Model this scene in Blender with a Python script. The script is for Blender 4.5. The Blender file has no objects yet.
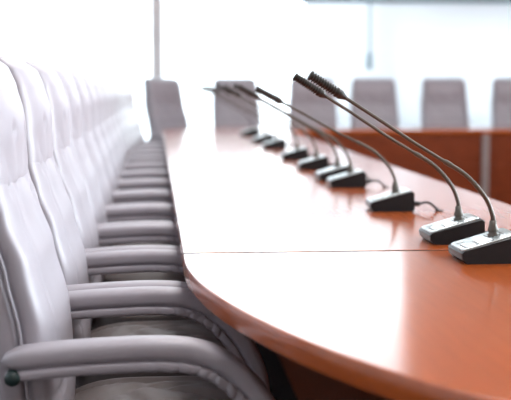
import bpy, bmesh, math, random
from mathutils import Vector, Matrix
random.seed(7)
C = bpy.context.scene.collection
PI = math.pi
S = bpy.context.scene

# ------------------------------------------------------------------ materials
def mat(name, col, rough=0.5, metal=0.0, coat=0.0, coat_rough=0.05, spec=0.5, bump=None, vary=None, sheen=0.0):
    m = bpy.data.materials.new(name); m.use_nodes = True
    nt = m.node_tree; b = nt.nodes['Principled BSDF']
    b.inputs['Base Color'].default_value = (*col, 1)
    b.inputs['Roughness'].default_value = rough
    b.inputs['Metallic'].default_value = metal
    b.inputs['Coat Weight'].default_value = coat
    b.inputs['Coat IOR'].default_value = 1.65
    b.inputs['Coat Roughness'].default_value = coat_rough
    b.inputs['Specular IOR Level'].default_value = spec
    b.inputs['Sheen Weight'].default_value = sheen
    tc = nt.nodes.new('ShaderNodeTexCoord')
    if vary:
        scale, amount, stretch = vary
        mp = nt.nodes.new('ShaderNodeMapping'); mp.inputs['Scale'].default_value = stretch
        nz = nt.nodes.new('ShaderNodeTexNoise'); nz.inputs['Scale'].default_value = scale
        nz.inputs['Detail'].default_value = 5
        rp = nt.nodes.new('ShaderNodeValToRGB')
        rp.color_ramp.elements[0].position = 0.3; rp.color_ramp.elements[1].position = 0.7
        rp.color_ramp.elements[0].color = (*[c*(1-amount) for c in col], 1)
        rp.color_ramp.elements[1].color = (*[min(1, c*(1+amount)) for c in col], 1)
        nt.links.new(tc.outputs['Object'], mp.inputs['Vector'])
        nt.links.new(mp.outputs['Vector'], nz.inputs['Vector'])
        nt.links.new(nz.outputs['Fac'], rp.inputs['Fac'])
        nt.links.new(rp.outputs['Color'], b.inputs['Base Color'])
    if bump:
        scale, strength, dist = bump
        nz = nt.nodes.new('ShaderNodeTexNoise'); nz.inputs['Scale'].default_value = scale
        nz.inputs['Detail'].default_value = 4
        bp = nt.nodes.new('ShaderNodeBump'); bp.inputs['Strength'].default_value = strength
        bp.inputs['Distance'].default_value = dist
        nt.links.new(tc.outputs['Object'], nz.inputs['Vector'])
        nt.links.new(nz.outputs['Fac'], bp.inputs['Height'])
        nt.links.new(bp.outputs['Normal'], b.inputs['Normal'])
    return m

LEATHER = mat('pale_grey_leather', (0.365, 0.345, 0.385), 0.42, spec=0.5, bump=(260, 0.12, 0.0015), vary=(9, 0.05, (1, 1, 1)))
LEATHER_SHADED = mat('shaded_seat_leather', (0.135, 0.112, 0.107), 0.45, spec=0.4, bump=(260, 0.12, 0.0015), vary=(9, 0.06, (1, 1, 1)))  # same leather as the chair, with the seat's shade put into the colour
WOOD = mat('cherry_veneer', (0.44, 0.088, 0.011), 0.30, spec=0.08, coat=1.0, coat_rough=0.14, vary=(5, 0.08, (14, 1.0, 14)))
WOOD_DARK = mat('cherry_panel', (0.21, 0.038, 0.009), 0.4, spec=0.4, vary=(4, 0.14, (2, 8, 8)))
GAP = mat('grey_metal_post', (0.33, 0.27, 0.26), 0.5)
JOINT = mat('dark_joint', (0.03, 0.022, 0.02), 0.95, spec=0.0)
PLASTIC = mat('charcoal_plastic', (0.012, 0.015, 0.018), 0.38, spec=0.25, bump=(500, 0.08, 0.0005))
KNOB = mat('black_green_plastic', (0.012, 0.03, 0.03), 0.35)
PLATE = mat('brushed_silver_plate', (0.56, 0.64, 0.66), 0.28, metal=0.75, vary=(40, 0.05, (1, 12, 1)))
BUTTON = mat('pale_button', (0.60, 0.66, 0.68), 0.4)
DARKINK = mat('dark_inset', (0.03, 0.035, 0.04), 0.4)
NECK = mat('gunmetal_gooseneck', (0.095, 0.088, 0.075), 0.36, metal=0.3)
HEADM = mat('black_windscreen', (0.022, 0.022, 0.020), 0.4)
CABLE = mat('black_cable', (0.015, 0.017, 0.02), 0.4)
CHROME = mat('chair_base_metal', (0.05, 0.05, 0.055), 0.35, metal=0.3)
WALL = mat('white_wall_paint', (0.58, 0.58, 0.60), 0.8, bump=(120, 0.05, 0.001))
CEIL = mat('ceiling_paint', (0.80, 0.80, 0.80), 0.9)
WALL_WARM = mat('tan_wall_panelling', (0.52, 0.41, 0.36), 0.7, vary=(3, 0.1, (8, 8, 1)))
FLOOR = mat('dark_carpet', (0.055, 0.050, 0.055), 0.95, spec=0.1, bump=(300, 0.3, 0.003), vary=(60, 0.2, (1, 1, 1)))
FRAME = mat('white_window_frame', (0.90, 0.89, 0.90), 0.5)
RAIL = mat('blue_grey_rail', (0.34, 0.48, 0.54), 0.5, spec=0.2)

def glass():
    m = bpy.data.materials.new('window_glass'); m.use_nodes = True
    nt = m.node_tree; nt.nodes.remove(nt.nodes['Principled BSDF'])
    out = nt.nodes['Material Output']
    tr = nt.nodes.new('ShaderNodeBsdfTransparent'); tr.inputs['Color'].default_value = (0.97, 0.985, 0.99, 1)
    gl = nt.nodes.new('ShaderNodeBsdfGlossy'); gl.inputs['Roughness'].default_value = 0.02
    fr = nt.nodes.new('ShaderNodeFresnel'); fr.inputs['IOR'].default_value = 1.45
    mx = nt.nodes.new('ShaderNodeMixShader')
    nt.links.new(fr.outputs[0], mx.inputs[0]); nt.links.new(tr.outputs[0], mx.inputs[1]); nt.links.new(gl.outputs[0], mx.inputs[2])
    nt.links.new(mx.outputs[0], out.inputs['Surface'])
    return m
GLASS = glass()

def screen_cloth():
    m = bpy.data.materials.new('screen_cloth'); m.use_nodes = True
    nt = m.node_tree; nt.nodes.remove(nt.nodes['Principled BSDF'])
    out = nt.nodes['Material Output']
    d = nt.nodes.new('ShaderNodeBsdfDiffuse'); d.inputs['Color'].default_value = (0.80, 0.86, 0.91, 1)
    t = nt.nodes.new('ShaderNodeBsdfTranslucent'); t.inputs['Color'].default_value = (0.86, 0.90, 0.94, 1)
    mx = nt.nodes.new('ShaderNodeMixShader'); mx.inputs[0].default_value = 0.38
    nt.links.new(d.outputs[0], mx.inputs[1]); nt.links.new(t.outputs[0], mx.inputs[2])
    nt.links.new(mx.outputs[0], out.inputs['Surface'])
    return m
CLOTH = screen_cloth()

# ------------------------------------------------------------------ helpers
def obj(name, V, F, material, parent=None, smooth=True):
    me = bpy.data.meshes.new(name)
    me.from_pydata([tuple(v) for v in V], [], F)
    bm = bmesh.new(); bm.from_mesh(me)
    bmesh.ops.remove_doubles(bm, verts=bm.verts, dist=1e-6)
    bmesh.ops.recalc_face_normals(bm, faces=bm.faces)
    bm.to_mesh(me); bm.free()
    me.materials.append(material)
    if smooth:
        for p in me.polygons: p.use_smooth = len(p.vertices) < 12 or name != 'tabletop'
    o = bpy.data.objects.new(name, me); C.objects.link(o)
    if parent: o.parent = parent
    return o

def sharp(o, deg=35):
    """smooth shading but keep the hard edges"""
    bm = bmesh.new(); bm.from_mesh(o.data)
    for e in bm.edges:
        if len(e.link_faces) == 2 and e.calc_face_angle(0) > math.radians(deg): e.smooth = False
    bm.to_mesh(o.data); bm.free()
    return o

def thing(name, label, cat, loc=(0, 0, 0), rz=0, group=None):
    o = bpy.data.objects.new(name, None); C.objects.link(o)
    o.empty_display_size = 0.1
    o.location = loc; o.rotation_euler = (0, 0, rz)
    o['label'] = label; o['category'] = cat
    if group: o['group'] = group
    return o

def copy_tree(o, parent=None):
    c = o.copy(); C.objects.link(c)
    if parent: c.parent = parent
    for ch in [x for x in S.objects if x.parent == o]:
        copy_tree(ch, c)
    return c

def boxes(bs):
    V, F = [], []
    for (x0, x1, y0, y1, z0, z1) in bs:
        n = len(V)
        V += [(x, y, z) for z in (z0, z1) for (x, y) in ((x0, y0), (x1, y0), (x1, y1), (x0, y1))]
        F += [tuple(n+i for i in f) for f in ((3, 2, 1, 0), (4, 5, 6, 7), (0, 1, 5, 4), (1, 2, 6, 5), (2, 3, 7, 6), (3, 0, 4, 7))]
    return V, F

def bevel(o, w, seg=2):
    bm = bmesh.new(); bm.from_mesh(o.data)
    es = [e for e in bm.edges if len(e.link_faces) == 2 and e.calc_face_angle(0) > 0.5]
    bmesh.ops.bevel(bm, geom=es, offset=w, segments=seg, affect='EDGES', profile=0.5)
    for f in bm.faces: f.smooth = False
    bm.to_mesh(o.data); bm.free()
    return o

def loft(rings, cap0=True, cap1=True, off=0):
    V, F = [], []
    n = len(rings[0])
    for r in rings: V += r
    for i in range(len(rings)-1):
        for j in range(n):
            k = (j+1) % n
            F.append((off+i*n+j, off+i*n+k, off+(i+1)*n+k, off+(i+1)*n+j))
    if cap0: F.append(tuple(off+j for j in range(n))[::-1])
    if cap1: F.append(tuple(off+(len(rings)-1)*n+j for j in range(n)))
    return V, F

def join(*vf):
    V, F = [], []
    for v, f in vf:
        n = len(V); V += list(v); F += [tuple(i+n for i in q) for q in f]
    return V, F

def catmull(pts, per=8):
    P = [Vector(p) for p in pts]
    P = [2*P[0]-P[1]] + P + [2*P[-1]-P[-2]]
    out = []
    for i in range(1, len(P)-2):
        for k in range(per):
            t = k/per
            a, b, c, d = P[i-1], P[i], P[i+1], P[i+2]
            out.append(0.5*((2*b)+(c-a)*t+(2*a-5*b+4*c-d)*t*t+(3*b-a-3*c+d)*t**3))
    out.append(P[-2])
    return out

def tube(path, rad, n=10, caps=True):
    """path of Vectors, rad a number or list"""
    P = [Vector(p) for p in path]
    R = rad if isinstance(rad, (list, tuple)) else [rad]*len(P)
    rings = []
    up = None
    for i, p in enumerate(P):
        T = (P[min(i+1, len(P)-1)]-P[max(i-1, 0)]).normalized()
        if up is None:
            up = Vector((0, 1, 0)) if abs(T.y) < 0.9 else Vector((1, 0, 0))
        N = (up - T*up.dot(T)).normalized(); up = N
        B = T.cross(N)
        rings.append([p + (N*math.cos(2*PI*j/n)+B*math.sin(2*PI*j/n))*R[i] for j in range(n)])
    return loft(rings, caps, caps)

def cyl(p0, p1, r0, r1=None, n=16):
    return tube([p0, p1], [r0, r0 if r1 is None else r1], n)

def spow(v, e): return math.copysign(abs(v)**e, v)

def interp(tab, z):
    if z <= tab[0][0]: return tab[0][1]
    for (a, va), (b, vb) in zip(tab, tab[1:]):
        if z <= b:
            t = (z-a)/(b-a); t = t*t*(3-2*t)*0.5+t*0.5
            return va+(vb-va)*t
    return tab[-1][1]

# ------------------------------------------------------------------ setting
def struct(name, V, F, m, parent=None, smooth=False):
    o = obj(name, V, F, m, parent, smooth)
    if not parent: o['kind'] = 'structure'
    return o
XL, XR, YF, YB, H = -3.2, 7.2, -2.2, 13.2, 4.3
WX0, WX1, WZ0, WZ1 = -2.9, 2.95, 0.45, 4.0
VX0, VX1 = 2.98, 5.0
struct('floor', *boxes([(XL-.2, XR+.2, YF-.2, YB+.2, -.2, 0)]), FLOOR)
struct('ceiling', *boxes([(XL-.2, XR+.2, YF-.2, YB+.2, H, H+.2)]), CEIL)
struct('wall_back', *boxes([(XL, WX0, YB, YB+.2, 0, H), (WX1, VX0, YB, YB+.2, 0, H), (VX1, XR, YB, YB+.2, 0, H), (VX0, VX1, YB, YB+.2, 0, WZ0), (VX0, VX1, YB, YB+.2, 2.05, H), (WX0, WX1, YB, YB+.2, 0, WZ0), (WX0, WX1, YB, YB+.2, WZ1, H)]), WALL_WARM)
struct('wall_front', *boxes([(XL, XR, YF-.2, YF, 0, H)]), WALL_WARM)
# right wall: unseen tall windows, added and placed to side-light the chair backs
RW = [(-0.6, 2.8), (4.0, 7.4)]
rb = [(XR, XR+.2, YF, YB, 0, 0.9), (XR, XR+.2, YF, YB, 3.9, H)]
ys = [YF] + [v for w in RW for v in w] + [YB]
for i in range(0, len(ys), 2): rb.append((XR, XR+.2, ys[i], ys[i+1], 0.9, 3.9))
struct('wall_right', *boxes(rb), WALL)
struct('wall_left', *boxes([(XL-.2, XL, YF, YB, 0, H)]), WALL)
struct('baseboard_back', *boxes([(XL, XR, YB-.02, YB, 0, .1)]), FRAME)

def window(name, axis, a0, a1, z0, z1, at, mull):
    """framed glazing in a wall opening; axis x: wall along x at y=at"""
    def B(u0, u1, v0, v1, c0, c1):
        return (u0, u1, v0, v1, c0, c1) if axis == 'x' else (v0, v1, u0, u1, c0, c1)
    fr = [B(a0, a0+.06, at+.04, at+.12, z0, z1), B(a1-.06, a1, at+.04, at+.12, z0, z1),
          B(a0, a1, at+.04, at+.12, z0, z0+.06), B(a0, a1, at+.04, at+.12, z1-.06, z1)]
    for m in mull: fr.append(B(m-.065, m+.065, at+.0, at+.14, z0, z1))
    w = struct(name, *boxes(fr), FRAME)
    edges = [a0+.06] + [e for m in mull for e in (m-.065, m+.065)] + [a1-.06]
    for i in range(0, len(edges), 2):
        obj('window_pane', *boxes([B(edges[i], edges[i+1], at+.075, at+.085, z0+.06, z1-.06)]), GLASS, w, False)
    return w
window('window_1', 'x', WX0, WX1, WZ0, WZ1, YB, [0.02])
for i, (a, b) in enumerate(RW): window('window_%d' % (i+2), 'y', a, b, 0.9, 3.9, XR, [(a+b)/2])  # side windows out of view, added for their light
window('window_4', 'x', VX0, VX1, WZ0, 2.05, YB, [])  # hidden behind the screen, added so daylight brightens the cloth
struct('trim_1', *boxes([(WX0-.05, WX1+.05, YB-.12, YB+.03, WZ0-.04, WZ0)]), FRAME)

# ------------------------------------------------------------------ projection screen on the far wall
sc = thing('projection_screen', 'pale blue-white pull-down screen with a blue-grey rail on far wall', 'screen', (3.19, YB-.62, 0.0))
h = obj('housing', *boxes([(-1.62, 1.75, -.04, .04, 2.055, 2.125)]), RAIL, sc); bevel(h, .012)
obj('screen_fabric', [(-1.56, 0, .62), (1.69, 0, .62), (1.69, 0, 2.07), (-1.56, 0, 2.07)], [(0, 1, 2, 3)], CLOTH, sc, False)
obj('bottom_bar', *cyl((-1.58, 0, .62), (1.71, 0, .62), .014), RAIL, sc)
for bx in (-.6, 1.4): obj('wall_bracket', *boxes([(bx, bx+.04, .035, .62, 2.075, 2.11)]), RAIL, sc, False)
cd = obj('pull_cord', *tube([(-.855, -.06, 2.08), (-.855, -.06, 1.4)], .011, 8), RAIL, sc)
obj('cord_weight', *tube([(-.855, -.06, 1.52), (-.855, -.06, 1.50), (-.855, -.06, 1.35), (-.855, -.06, 1.33)], [.012, .03, .034, .012], 12), RAIL, cd)

# ------------------------------------------------------------------ conference table: a closed ring with rounded corners
TX0, TX1, TY0, TY1, TR, TW = 0.063, 5.10, 1.18, 11.53, 0.965, 1.13
NRX, NRY = 0.70, 1.45
TZ, TT = 0.75, 0.042
def rrect(o, seg=32, rmin=.12):
    """rounded rectangle at inset o, counter-clockwise from the left side's lower tangent point"""
    r = max(TR-o, rmin); x0, x1, y0, y1 = TX0+o, TX1-o, TY0+o, TY1-o
    ex, ey = max(NRX-o, rmin), max(NRY-o, rmin)          # the near corners are longer than wide
    pts = []
    for cx, cy, a0, u, v in ((x0+ex, y0+ey, PI, ex, ey), (x1-ex, y0+ey, 1.5*PI, ex, ey), (x1-r, y1-r, 0, r, r), (x0+r, y1-r, .5*PI, r, r)):
        e = 1.0 if u == v else 2/1.8
        pts += [(cx+u*spow(math.cos(a0+.5*PI*i/seg), e), cy+v*spow(math.sin(a0+.5*PI*i/seg), e)) for i in range(seg+1)]
    return pts
def half(pts, ylim, near):
    """the run of a closed outline on one side of y = ylim, with end points on the line"""
    xs = (min(p[0] for p in pts), max(p[0] for p in pts))
    if near:
        q = [p for p in pts if p[1] < ylim]
        return [(xs[0], ylim)] + q + [(xs[1], ylim)]
    q = [p for p in pts if p[1] > ylim]
    return [(xs[1], ylim)] + q + [(xs[0], ylim)]
def slab(outline, z1, t, r=.004):
    """plate with softened edges from a dense outline"""
    P = [Vector((x, y, 0)) for x, y in outline]; n = len(P)
    area = sum(P[i].x*P[(i+1) % n].y-P[(i+1) % n].x*P[i].y for i in range(n))
    sg = 1 if area > 0 else -1
    N = []
    for i in range(n):
        a = (P[i]-P[i-1]).normalized(); b = (P[(i+1) % n]-P[i]).normalized()
        na, nb = Vector((-a.y, a.x, 0))*sg, Vector((-b.y, b.x, 0))*sg
        m = na+nb; N.append(m/max(.3, m.dot(na)))
    rings = []
    for ins, dz in ((r, -t), (r*.3, -t+r*.3), (0, -t+r), (0, -r), (r*.3, -r*.3), (r, 0)):
        rings.append([(P[i].x+N[i].x*ins, P[i].y+N[i].y*ins, z1+dz) for i in range(n)])
    return loft(rings)
table = thing('conference_table', 'long cherry-wood ring-shaped conference table with rounded corners and glossy top', 'table', (2.5, 6.3, 0))
def tpart(name, V, F, m, smooth=False):
    V = [(x-2.5, y-6.3, z) for x, y, z in V]
    return obj(name, V, F, m, table, smooth)
SE0, SE1, G = 2.745, 9.95, .0075
oo, ii = rrect(0), rrect(TW, rmin=.18)
sharp(tpart('tabletop', *slab(half(oo, SE0-G, True)+half(ii, SE0-G, True)[::-1], TZ, TT), WOOD, True), 30)
sharp(tpart('tabletop', *slab(half(oo, SE1+G, False)+half(ii, SE1+G, False)[::-1], TZ, TT), WOOD, True), 30)
for x0, x1 in ((TX0, TX0+TW), (TX1-TW, TX1)):
    sharp(tpart('tabletop', *slab([(x0, SE0+G), (x1, SE0+G), (x1, SE1-G), (x0, SE1-G)], TZ, TT), WOOD, False), 30)
for sy in (SE0, SE1):
    for x0, x1 in ((TX0, TX0+TW), (TX1-TW, TX1)):
        tpart('joint_strip', *boxes([(x0+.001, x1-.001, sy-G, sy+G, TZ-TT, TZ-.0005)]), JOINT)
def strip(o0, o1, z0, z1, rmin):
    a, b = rrect(o0, rmin=rmin), rrect(o1, rmin=rmin); n = len(a); V, F = [], []
    for P in (a, b):
        for z in (z0, z1): V += [(x, y, z) for x, y in P]
    for j in range(n):
        k = (j+1) % n
        F += [(j, k, n+k, n+j), (2*n+k, 2*n+j, 3*n+j, 3*n+k), (n+j, n+k, 3*n+k, 3*n+j), (k, j, 2*n+j, 2*n+k)]
    return V, F
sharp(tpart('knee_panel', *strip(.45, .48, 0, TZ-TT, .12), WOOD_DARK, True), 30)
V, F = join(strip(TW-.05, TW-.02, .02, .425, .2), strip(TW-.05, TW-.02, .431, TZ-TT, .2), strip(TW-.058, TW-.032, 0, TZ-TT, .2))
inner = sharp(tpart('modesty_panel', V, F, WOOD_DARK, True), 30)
for px in (3.03,):
    q = tpart('panel_post', *boxes([(px-.03, px+.03, TY1-TW-.035, TY1-TW+.03, 0, TZ-TT)]), GAP)
    q['label'] = 'grey post between the panels'

# ------------------------------------------------------------------ executive chair (faces +x, origin on the floor below the seat)
FRONT = [(.40, -.195), (.50, -.19), (.57, -.197), (.68, -.208), (.81, -.236), (.90, -.268), (.965, -.286), (1.04, -.294), (1.10, -.299), (1.15, -.308), (1.19, -.322), (1.215, -.343), (1.235, -.372)]
WID = [(.40, .236), (.60, .25), (.80, .25), (.95, .245), (1.10, .232), (1.24, .222)]
def cushion(z0, z1, f_of, b_of, w_of, disp=None, nz=36, n=72, ne=4.0, r0=.03, r1=.03):
    rings = []
    for i in range(nz+1):
        u = i/nz; u = .5-.5*math.cos(PI*u)
        z = z0+(z1-z0)*u
        s0 = min(1, (z-z0)/r0); s1 = min(1, (z1-z)/r1)
        k = math.sqrt(max(0, 1-(1-s0)**2))*math.sqrt(max(0, 1-(1-s1)**2))
        kk = max(k, .02)
        f, b, w = f_of(z), b_of(z), w_of(z)
        # the corners of the outline round off more slowly than the depth
        cx, hx = (f+b)/2, (f-b)/2*kk
        w = w-(1-kk)*min(r0, r1)*.9
        ring = []
        for j in range(n):
            a = 2*PI*j/n
            x = cx+hx*spow(math.cos(a), 2/ne); y = w*spow(math.sin(a), 2/ne)
            if disp and math.cos(a) > 0: x += disp(y, z)*min(1, math.cos(a)*2)*k
            ring.append((x, y, z))
        rings.append(ring)
    return loft(rings)
ZS = .962
def dimples(y, z):
    d = 0
    for k_, (by, bz) in enumerate(((-.17, .95), (-.06, .965), (.05, .955), (.16, .965), (-.13, .915), (.0, .905), (.12, .92), (-.09, 1.06), (.08, 1.055))):
        d -= (.012 if k_ in (3, 6, 7, 8) else .003)*math.exp(-((y-by)/.016)**2-((z-bz)/.016)**2)
    for k, (by, sl, ln) in enumerate(((-.17, .5, .05), (-.13, -.8, .06), (-.06, .7, .05), (.0, -.2, .045), (.07, -.7, .06), (.13, .6, .055), (.18, -.3, .05))):
        t = abs(z-ZS)
        if t < ln: d -= .003*math.exp(-((y-by-sl*(z-ZS))/.008)**2)*(1-t/ln)
    return d
def d_back(y, z):
    d = dimples(y, z)+.010*math.exp(-((z-.66)/.09)**2)*(1-(y/.26)**2)
    d += .0025*math.sin(y*40+z*9)*math.exp(-((z-.90)/.05)**2)
    d -= .006*math.exp(-((z-.585-.03*math.sin(y*9))/.007)**2)*max(0, 1-(abs(y+.14)/.12)**2)
    d -= .005*math.exp(-((z-.56+.05*y)/.006)**2)*max(0, 1-(abs(y-.10)/.14)**2)
    d -= .004*math.exp(-((abs(y)-.165)/.006)**2)
    return d
def d_head(y, z):
    return dimples(y, z)+.012*math.exp(-((z-1.07)/.06)**2)*(1-(y/.24)**2)+.002*math.sin(y*55+z*20)*math.exp(-((z-1.0)/.03)**2)

def make_chair():
    t = thing('office_chair', 'x', 'chair')
    fz = lambda z: interp(FRONT, z)+.008
    wz = lambda z: interp(WID, z)
    rear = lambda z: max(fz(z)-.128, -.437)
    shell = obj('backrest', *cushion(.40, 1.232, lambda z: fz(z)-.052, rear, wz, ne=4, r0=.05, r1=.045), LEATHER, t)
    obj('back_cushion', *cushion(.42, ZS+.014, fz, lambda z: fz(z)-.075, lambda z: wz(z)-.004, d_back, nz=70, n=128, ne=3.4, r0=.05, r1=.015), LEATHER, shell)
    obj('headrest_cushion', *cushion(ZS-.014, 1.226, fz, lambda z: max(fz(z)-.085, -.43), lambda z: wz(z)-.004, d_head, nz=60, n=128, ne=3.4, r0=.015, r1=.05), LEATHER, shell)
    # piping along the side seams and over the top
    for s in (-1, 1):
        pts = [(fz(z)-.058, s*(wz(z)+.0005), z) for z in [.45+.04*i for i in range(19)]]
        obj('piping', *tube(catmull(pts, 3), .0035, 6), LEATHER, shell)
    # seat cushion with a centre panel and bolsters
    def seat_top(x, y, r):
        z = .452+.040*(1-r**4)
        z -= .009*math.exp(-((abs(y)-.145)/.007)**2)*(1 if r < .97 else 0)
        z += .010*math.exp(-((abs(y)-.19)/.04)**2)
        for (cx, cy, ang, ln, dp) in ((-.02, -.06, .4, .10, .012), (.05, .04, -.6, .09, .012), (-.08, .08, 1.0, .09, .010), (.10, -.07, -.3, .09, .010), (-.06, -.02, -1.2, .08, .010), (.0, .1, .2, .07, .010)):
            u = (x-cx)*math.cos(ang)+(y-cy)*math.sin(ang); v = -(x-cx)*math.sin(ang)+(y-cy)*math.cos(ang)
            z -= dp*math.exp(-(u/ln)**2-(v/.012)**2)
        return z
    rings = []
    n = 96
    def ring(r, z, top=False):
        out = []
        for j in range(n):
            a = 2*PI*j/n
            x = .232*r*spow(math.cos(a), .5); y = .238*r*spow(math.sin(a), .5)
            out.append((x+.02, y, seat_top(x, y, r) if top else z))
        return out
    for r, z in ((.80, .355), (.93, .36), (.99, .375), (1.015, .40), (1.015, .435)): rings.append(ring(r, z))
    for r in (1.0, .985, .96, .92, .87, .81, .75, .69, .63, .57, .51, .45, .39, .33, .27, .21, .15, .09, .03): rings.append(ring(r, 0, True))
    obj('seat', *loft(rings), LEATHER_SHADED, t)
    # padded loop armrests
    path = catmull([(a, 0, b) for a, b in ((-.288, .628), (-.20, .637), (-.10, .643), (.0, .645), (.07, .638), (.125, .612), (.172, .566), (.208, .51), (.228, .455), (.230, .405), (.205, .378))], 24)
    for s in (-1, 1):
        L = [0]
        for a, b in zip(path, path[1:]): L.append(L[-1]+(b-a).length)
        def sweep(off, th, wd, wr, ne, endr):
            rings = []
            for i, p in enumerate(path):
                T = (path[min(i+1, len(path)-1)]-path[max(i-1, 0)]).normalized()
                N = Vector((-T.z, 0, T.x))
                e = min(1, L[i]/endr); e = max(.05, math.sqrt(max(0, 1-(1-e)**2)))
                f = min(1, (L[-1]-L[i])/.02); f = max(.3, f)
                ring = []
                for j in range(40):
                    a = 2*PI*j/40
                    nn = off+th*spow(math.sin(a), 2/ne)*e*f; yy = wd*spow(math.cos(a), 2/ne)*(.35+.65*e)
                    q = wr(L[i], a)
                    nn += q*.8*(1 if math.sin(a) > 0 else -1); yy += q*spow(math.cos(a), .5)
                    ring.append(Vector((p.x, s*.27+yy, p.z))+N*nn)
                rings.append(ring)
            return loft(rings)
        def wr_band(l, a):
            g = math.exp(-((l-.43)/.085)**2)+.35*math.exp(-((l-.30)/.05)**2)
            v = 0
            for k, c in enumerate((.285, .325, .352, .372, .398, .416, .441, .463, .481, .508, .53)):
                v -= math.exp(-((l-c-.006*math.sin(a*2+k))/.0036)**2)*(.0026 if k % 2 else .0017)
            return v*g+.0012*math.sin(l*170+2*math.sin(a))*g
        def wr_pad(l, a):
            return -.0012*math.exp(-((math.sin(a)+.55)/.12)**2)+.0008*math.sin(l*60+3*a)*math.exp(-((l-.43)/.08)**2)
        arm = obj('armrest', *sweep(-.0165, .0125, .0345, wr_band, 3.6, .05), LEATHER, t)
        obj('arm_pad', *sweep(.0125, .0215, .0355, wr_pad, 3.2, .05), LEATHER, arm)
        kb = obj('arm_bolt', *tube([(-.268, s*.24, .612), (-.268, s*.301, .612), (-.268, s*.308, .612), (-.268, s*.312, .612)], [.0145, .015, .0135, .009], 20), KNOB, arm)
        kb['label'] = 'round black bolt cover'
    # underseat plate, gas column, five-star base
    obj('seat_plate', *boxes([(-.14, .16, -.11, .11, .33, .36)]), CHROME, t, False)
    obj('gas_column', *tube([(0, 0, .08), (0, 0, .20), (0, 0, .201), (0, 0, .335)], [.03, .03, .018, .018], 16), CHROME, t)
    for k in range(5):
        a = 2*PI*k/5+.3
        c, sn = math.cos(a), math.sin(a)
        lg = obj('base_leg', *tube([(0, 0, .10), (.08*c, .08*sn, .10), (.20*c, .20*sn, .085), (.285*c, .285*sn, .07)], [.028, .026, .02, .014], 10), CHROME, t)
        w = Vector((-sn, c, 0))
        p = Vector((.28*c, .28*sn, .028))
        V, F = join(cyl(p-w*.024, p-w*.006, .027), cyl(p+w*.006, p+w*.024, .027), cyl(p-w*.012+Vector((0, 0, 0)), p+w*.012, .012), cyl(p, p+Vector((0, 0, .045)), .007))
        obj('caster', V, F, PLASTIC, lg)
    return t
chair0 = make_chair()
used = [False]
def place(x, y, rz, label, group):
    c = chair0 if not used[0] else copy_tree(chair0)
    used[0] = True
    c.location = (x, y, 0); c.rotation_euler = (0, 0, rz); c['label'] = label; c['group'] = group
    return c
ORD = ['second', 'third', 'fourth', 'fifth', 'sixth', 'seventh', 'eighth', 'ninth', 'tenth', 'eleventh', 'twelfth']
for k in range(13):
    if k == 0: lb = 'nearest grey leather armchair in left row, black bolt showing on its armrest'
    elif k == 12: lb = 'last grey leather armchair of the left row, next to the corner chair'
    else: lb = ORD[k-1]+' grey leather armchair from the camera in the long left row'
    place((0, 0, 0, 0, 0, 0, 0, 0, 0, 0, .01, .03, .06)[k], 2.412+.627*k, {10: -.06, 11: -.13, 12: -.22}.get(k, (random.random()-.5)*.008 if k > 1 else 0), lb, 'grey armchairs along the left side of the table')
for x, y, rz, lb in ((.33, 11.33, -PI/4, 'grey leather armchair turned diagonally at the far rounded table corner'),
                     (.88, 11.78, -PI/2+.12, 'grey leather armchair behind the small distant microphones, right of the corner chair'),
                     (1.64, 11.60, -PI/2+.03, 'grey leather armchair behind the two tall near microphone heads'),
                     (2.28, 11.60, -PI/2, 'grey leather armchair on far side beneath the hanging screen cord'),
                     (3.03, 11.60, -PI/2, 'grey leather armchair on far side, just left of the grey panel post'),
                     (3.79, 11.60, -PI/2, 'grey leather armchair on far side, cut off by the right picture edge')):
    place(x, y, rz, lb, 'grey armchairs behind the far side of the table')

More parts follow.
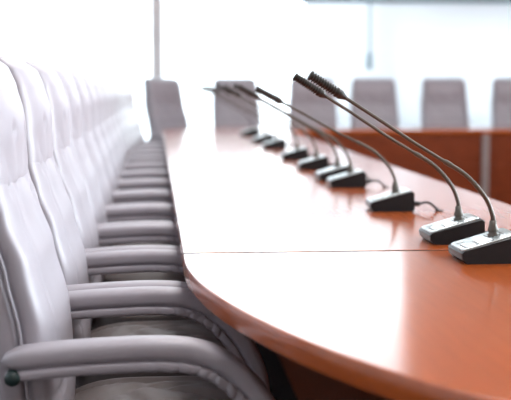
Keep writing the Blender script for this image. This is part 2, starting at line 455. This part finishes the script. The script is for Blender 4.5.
# ------------------------------------------------------------------ gooseneck microphones (front towards -x, origin on the table below the base)
def make_mic():
    t = thing('desk_microphone', 'x', 'microphone')
    L0, L1, W = -.071, .073, .064
    # dark wedge body: low at the front, tall at the back, undercut at the foot
    prof = [(L0+.012, 0), (L1-.006, 0), (L1, .008), (L1-.002, .060), (L1-.012, .066), (L0+.006, .030), (L0, .024), (L0+.002, .010)]
    rings = []
    for y, k in ((-W, .90), (-W+.003, .97), (-W+.008, 1), (W-.008, 1), (W-.003, .97), (W, .90)):
        cx, cz = -.0, .026
        rings.append([(cx+(x-cx)*(.985+.015*(k-.9)*10), y, max(0, cz+(z-cz)*k) if z > 0 else 0) for x, z in prof])
    body = sharp(obj('base', *loft(rings), PLASTIC, t), 28)
    # sloping silver top plate
    sl = (.066-.030)/((L1-.012)-(L0+.006))
    zt = lambda x: .030+(x-L0-.006)*sl
    def plate(x0, x1, y0, y1, lift, th, r, m, name, par, nseg=6):
        pts = []
        for cx, cy, a0 in ((x0+r, y0+r, PI), (x1-r, y0+r, 1.5*PI), (x1-r, y1-r, 0), (x0+r, y1-r, .5*PI)):
            pts += [(cx+r*math.cos(a0+.5*PI*i/nseg), cy+r*math.sin(a0+.5*PI*i/nseg)) for i in range(nseg+1)]
        V, F = slab(pts, 0, th, min(.0012, th*.4))
        return sharp(obj(name, [(x, y, z+zt(x)+lift) for x, y, z in V], F, m, par), 40)
    tp = plate(L0+.004, L1-.014, -W+.006, W-.006, .003, .004, .012, PLATE, 'top_plate', t)
    plate(L0+.012, L0+.046, -.052, .010, .0036, .0015, .010, DARKINK, 'button_ring', tp)
    plate(L0+.015, L0+.043, -.049, .007, .0042, .0014, .009, PLATE, 'button_surround', tp)
    plate(L0+.021, L0+.037, -.034, -.012, .0056, .003, .004, BUTTON, 'talk_button', tp)
    plate(L0+.058, L0+.078, -.053, -.046, .0040, .0016, .002, DARKINK, 'indicator_slot', tp)
    plate(L0+.012, L0+.030, .022, .048, .0046, .002, .004, BUTTON, 'volume_button', tp)
    for k in range(5):
        plate(L0+.075+.008*k, L0+.078+.008*k, -.02, .03, .0038, .0016, .001, DARKINK, 'speaker_slot', tp)
    # socket and gooseneck
    r0 = Vector((.030, 0, .066))
    so = obj('socket', *tube([(.021, 0, .045), (.020, 0, .060), (.0195, 0, .064), (.019, 0, .068), (.0185, 0, .072), (.018, 0, .080), (.018, 0, .092)], [.014, .014, .010, .012, .012, .009, .008], 18), NECK, t)
    pts = [(.018, .088), (.016, .105), (-.002, .146), (-.048, .197), (-.114, .238), (-.170, .272), (-.253, .326), (-.332, .376)]
    P = catmull([(a, 0, b) for a, b in pts], 14)
    R = []
    for i, p in enumerate(P):
        u = i/(len(P)-1)
        r = .0053 if u < .52 else .0041
        if u < .50: r += .0005*math.sin(i*2.6)
        if .50 < u < .54: r = .0062
        R.append(r)
    neck = obj('gooseneck', *tube(P, R, 12), NECK, so)
    T = (P[-1]-P[-4]).normalized()
    A = P[-1]
    # ribbed windscreen
    path, rad = [], []
    def add(l, r): path.append(A+T*l); rad.append(r)
    add(-.006, .0050); add(-.002, .0062); add(.003, .0088); add(.008, .0108); add(.013, .0112); add(.0132, .0098); add(.0155, .0098); add(.0157, .0116); add(.022, .0116)
    l = .0225
    for k in range(10):
        add(l, .0086); add(l+.0034, .0086); add(l+.0036, .0116); add(l+.0064, .0116); l += .0066
    add(l+.0015, .0112); add(l+.003, .0095); add(l+.0035, .006)
    sharp(obj('microphone_head', *tube(path, rad, 20), HEADM, t), 40)
    # cable from the back into a table grommet
    cab = obj('cable', *tube(catmull([(.078, -.03, .022), (.094, -.03, .022), (.110, -.032, .027), (.126, -.038, .024), (.140, -.046, .012), (.150, -.052, .0035)], 6), .0042, 8), CABLE, t)
    obj('plug', *tube([(.074, -.03, .022), (.092, -.03, .022), (.096, -.03, .022)], [.008, .008, .005], 12), CABLE, cab)
    obj('grommet', *tube([(.152, -.053, 0), (.152, -.053, .003), (.152, -.053, .0045)], [.014, .014, .011], 18), CABLE, cab)
    return t
mic0 = make_mic()
MX = .754
mics = [(2.575, 0, 'nearest gooseneck microphone, its base cut by the right picture edge'),
        (2.895, 0, 'second gooseneck microphone, close behind the nearest one'),
        (3.665, .075, 'gooseneck microphone standing alone behind the two near ones'),
        (4.53, .06, 'gooseneck microphone just behind the lone one, front of a close pair'),
        (4.86, .05, 'gooseneck microphone, rear of the close pair in mid row'),
        (5.51, .06, 'sixth gooseneck microphone from the camera, behind the close pair'),
        (6.26, .05, 'seventh gooseneck microphone from the camera along the table'),
        (7.36, .06, 'eighth gooseneck microphone from the camera along the table'),
        (8.14, .06, 'ninth gooseneck microphone, one before the last'),
        (9.30, .06, 'last gooseneck microphone at the far end of the row')]
for i, (y, dip, lb) in enumerate(mics):
    m = mic0 if i == 0 else copy_tree(mic0)
    m.location = (MX+(.004 if i == 1 else 0), y, TZ); m.rotation_euler = (0, 0, 0 if i < 2 else (random.random()-.5)*.12)
    m['label'] = lb; m['group'] = 'gooseneck microphones along the table'
    if dip:
        # this one's neck is bent a little lower about its socket
        piv = Vector((.018, 0, .09))
        M = Matrix.Translation(piv) @ Matrix.Rotation(-dip, 4, 'Y') @ Matrix.Translation(-piv)
        for ch in S.objects:
            if ch.parent == m and ch.name.startswith('microphone_head'): ch.matrix_local = M
            if ch.name.startswith('gooseneck') and ch.parent and ch.parent.parent == m: ch.matrix_local = M

# ------------------------------------------------------------------ light
SKY_BACK, SKY_SIDE, FILL = 3.5, 23.0, 54
w = bpy.data.worlds.new('sky'); S.world = w; w.use_nodes = True
bg = w.node_tree.nodes['Background']
bg.inputs[0].default_value = (0.87, 0.945, 1.0, 1)
wn = w.node_tree
tc = wn.nodes.new('ShaderNodeTexCoord'); sx = wn.nodes.new('ShaderNodeVectorMath'); sx.operation = 'DOT_PRODUCT'; sx.inputs[1].default_value = (0.90, 0.43, 0)
mr = wn.nodes.new('ShaderNodeMapRange'); mr.interpolation_type = 'SMOOTHSTEP'
mr.inputs['From Min'].default_value = 0.62; mr.inputs['From Max'].default_value = 0.92
mr.inputs['To Min'].default_value = SKY_BACK; mr.inputs['To Max'].default_value = SKY_SIDE     # the sun stands veiled on the right-hand side
wn.links.new(tc.outputs['Generated'], sx.inputs[0]); wn.links.new(sx.outputs['Value'], mr.inputs['Value'])
wn.links.new(mr.outputs[0], bg.inputs[1])
def portal(loc, rot, sx, sy):
    l = bpy.data.lights.new('portal', 'AREA'); l.shape = 'RECTANGLE'; l.size = sx; l.size_y = sy
    l.cycles.is_portal = True
    o = bpy.data.objects.new('window_portal', l); C.objects.link(o); o.location = loc; o.rotation_euler = rot
portal(((VX0+VX1)/2, YB+.19, (WZ0+2.05)/2), (-PI/2, 0, 0), VX1-VX0, 2.05-WZ0)
portal(((WX0+WX1)/2, YB+.19, (WZ0+WZ1)/2), (-PI/2, 0, 0), WX1-WX0, WZ1-WZ0)
for a, b in RW: portal((XR+.19, (a+b)/2, 2.4), (0, PI/2, 0), 3.0, b-a)
def fill_light(x, y, p, s=1.2):  # unseen fill light added below the ceiling to brighten backs and armrests
    l = bpy.data.lights.new('ceiling_fill', 'AREA'); l.shape = 'SQUARE'; l.size = s; l.energy = p; l.color = (1, .97, .95)
    o = bpy.data.objects.new('ceiling_fill', l); C.objects.link(o); o.location = (x, y, H-.02)
for x in (.8, 4.2):
    for y in (1.5, 4.8, 8.0): fill_light(x, y, FILL)

# ------------------------------------------------------------------ camera
F = 1150.0
cam = bpy.data.cameras.new('camera'); cam.sensor_width = 36; cam.lens = F*36/511
p = math.atan(114/F); yaw = math.atan(100*math.cos(p)/F)
co = bpy.data.objects.new('camera', cam); C.objects.link(co)
co.location = (0, 0, 1.15); co.rotation_euler = (PI/2-p, 0, -yaw)
cam.dof.use_dof = True; cam.dof.focus_distance = 2.62; cam.dof.aperture_fstop = 3.4; cam.dof.aperture_blades = 0
cam.clip_start = .05
S.camera = co
vs = S.view_settings
vs.view_transform = 'Standard'; vs.look = 'None'; vs.gamma = 1; vs.use_curve_mapping = False; vs.exposure = 0.25
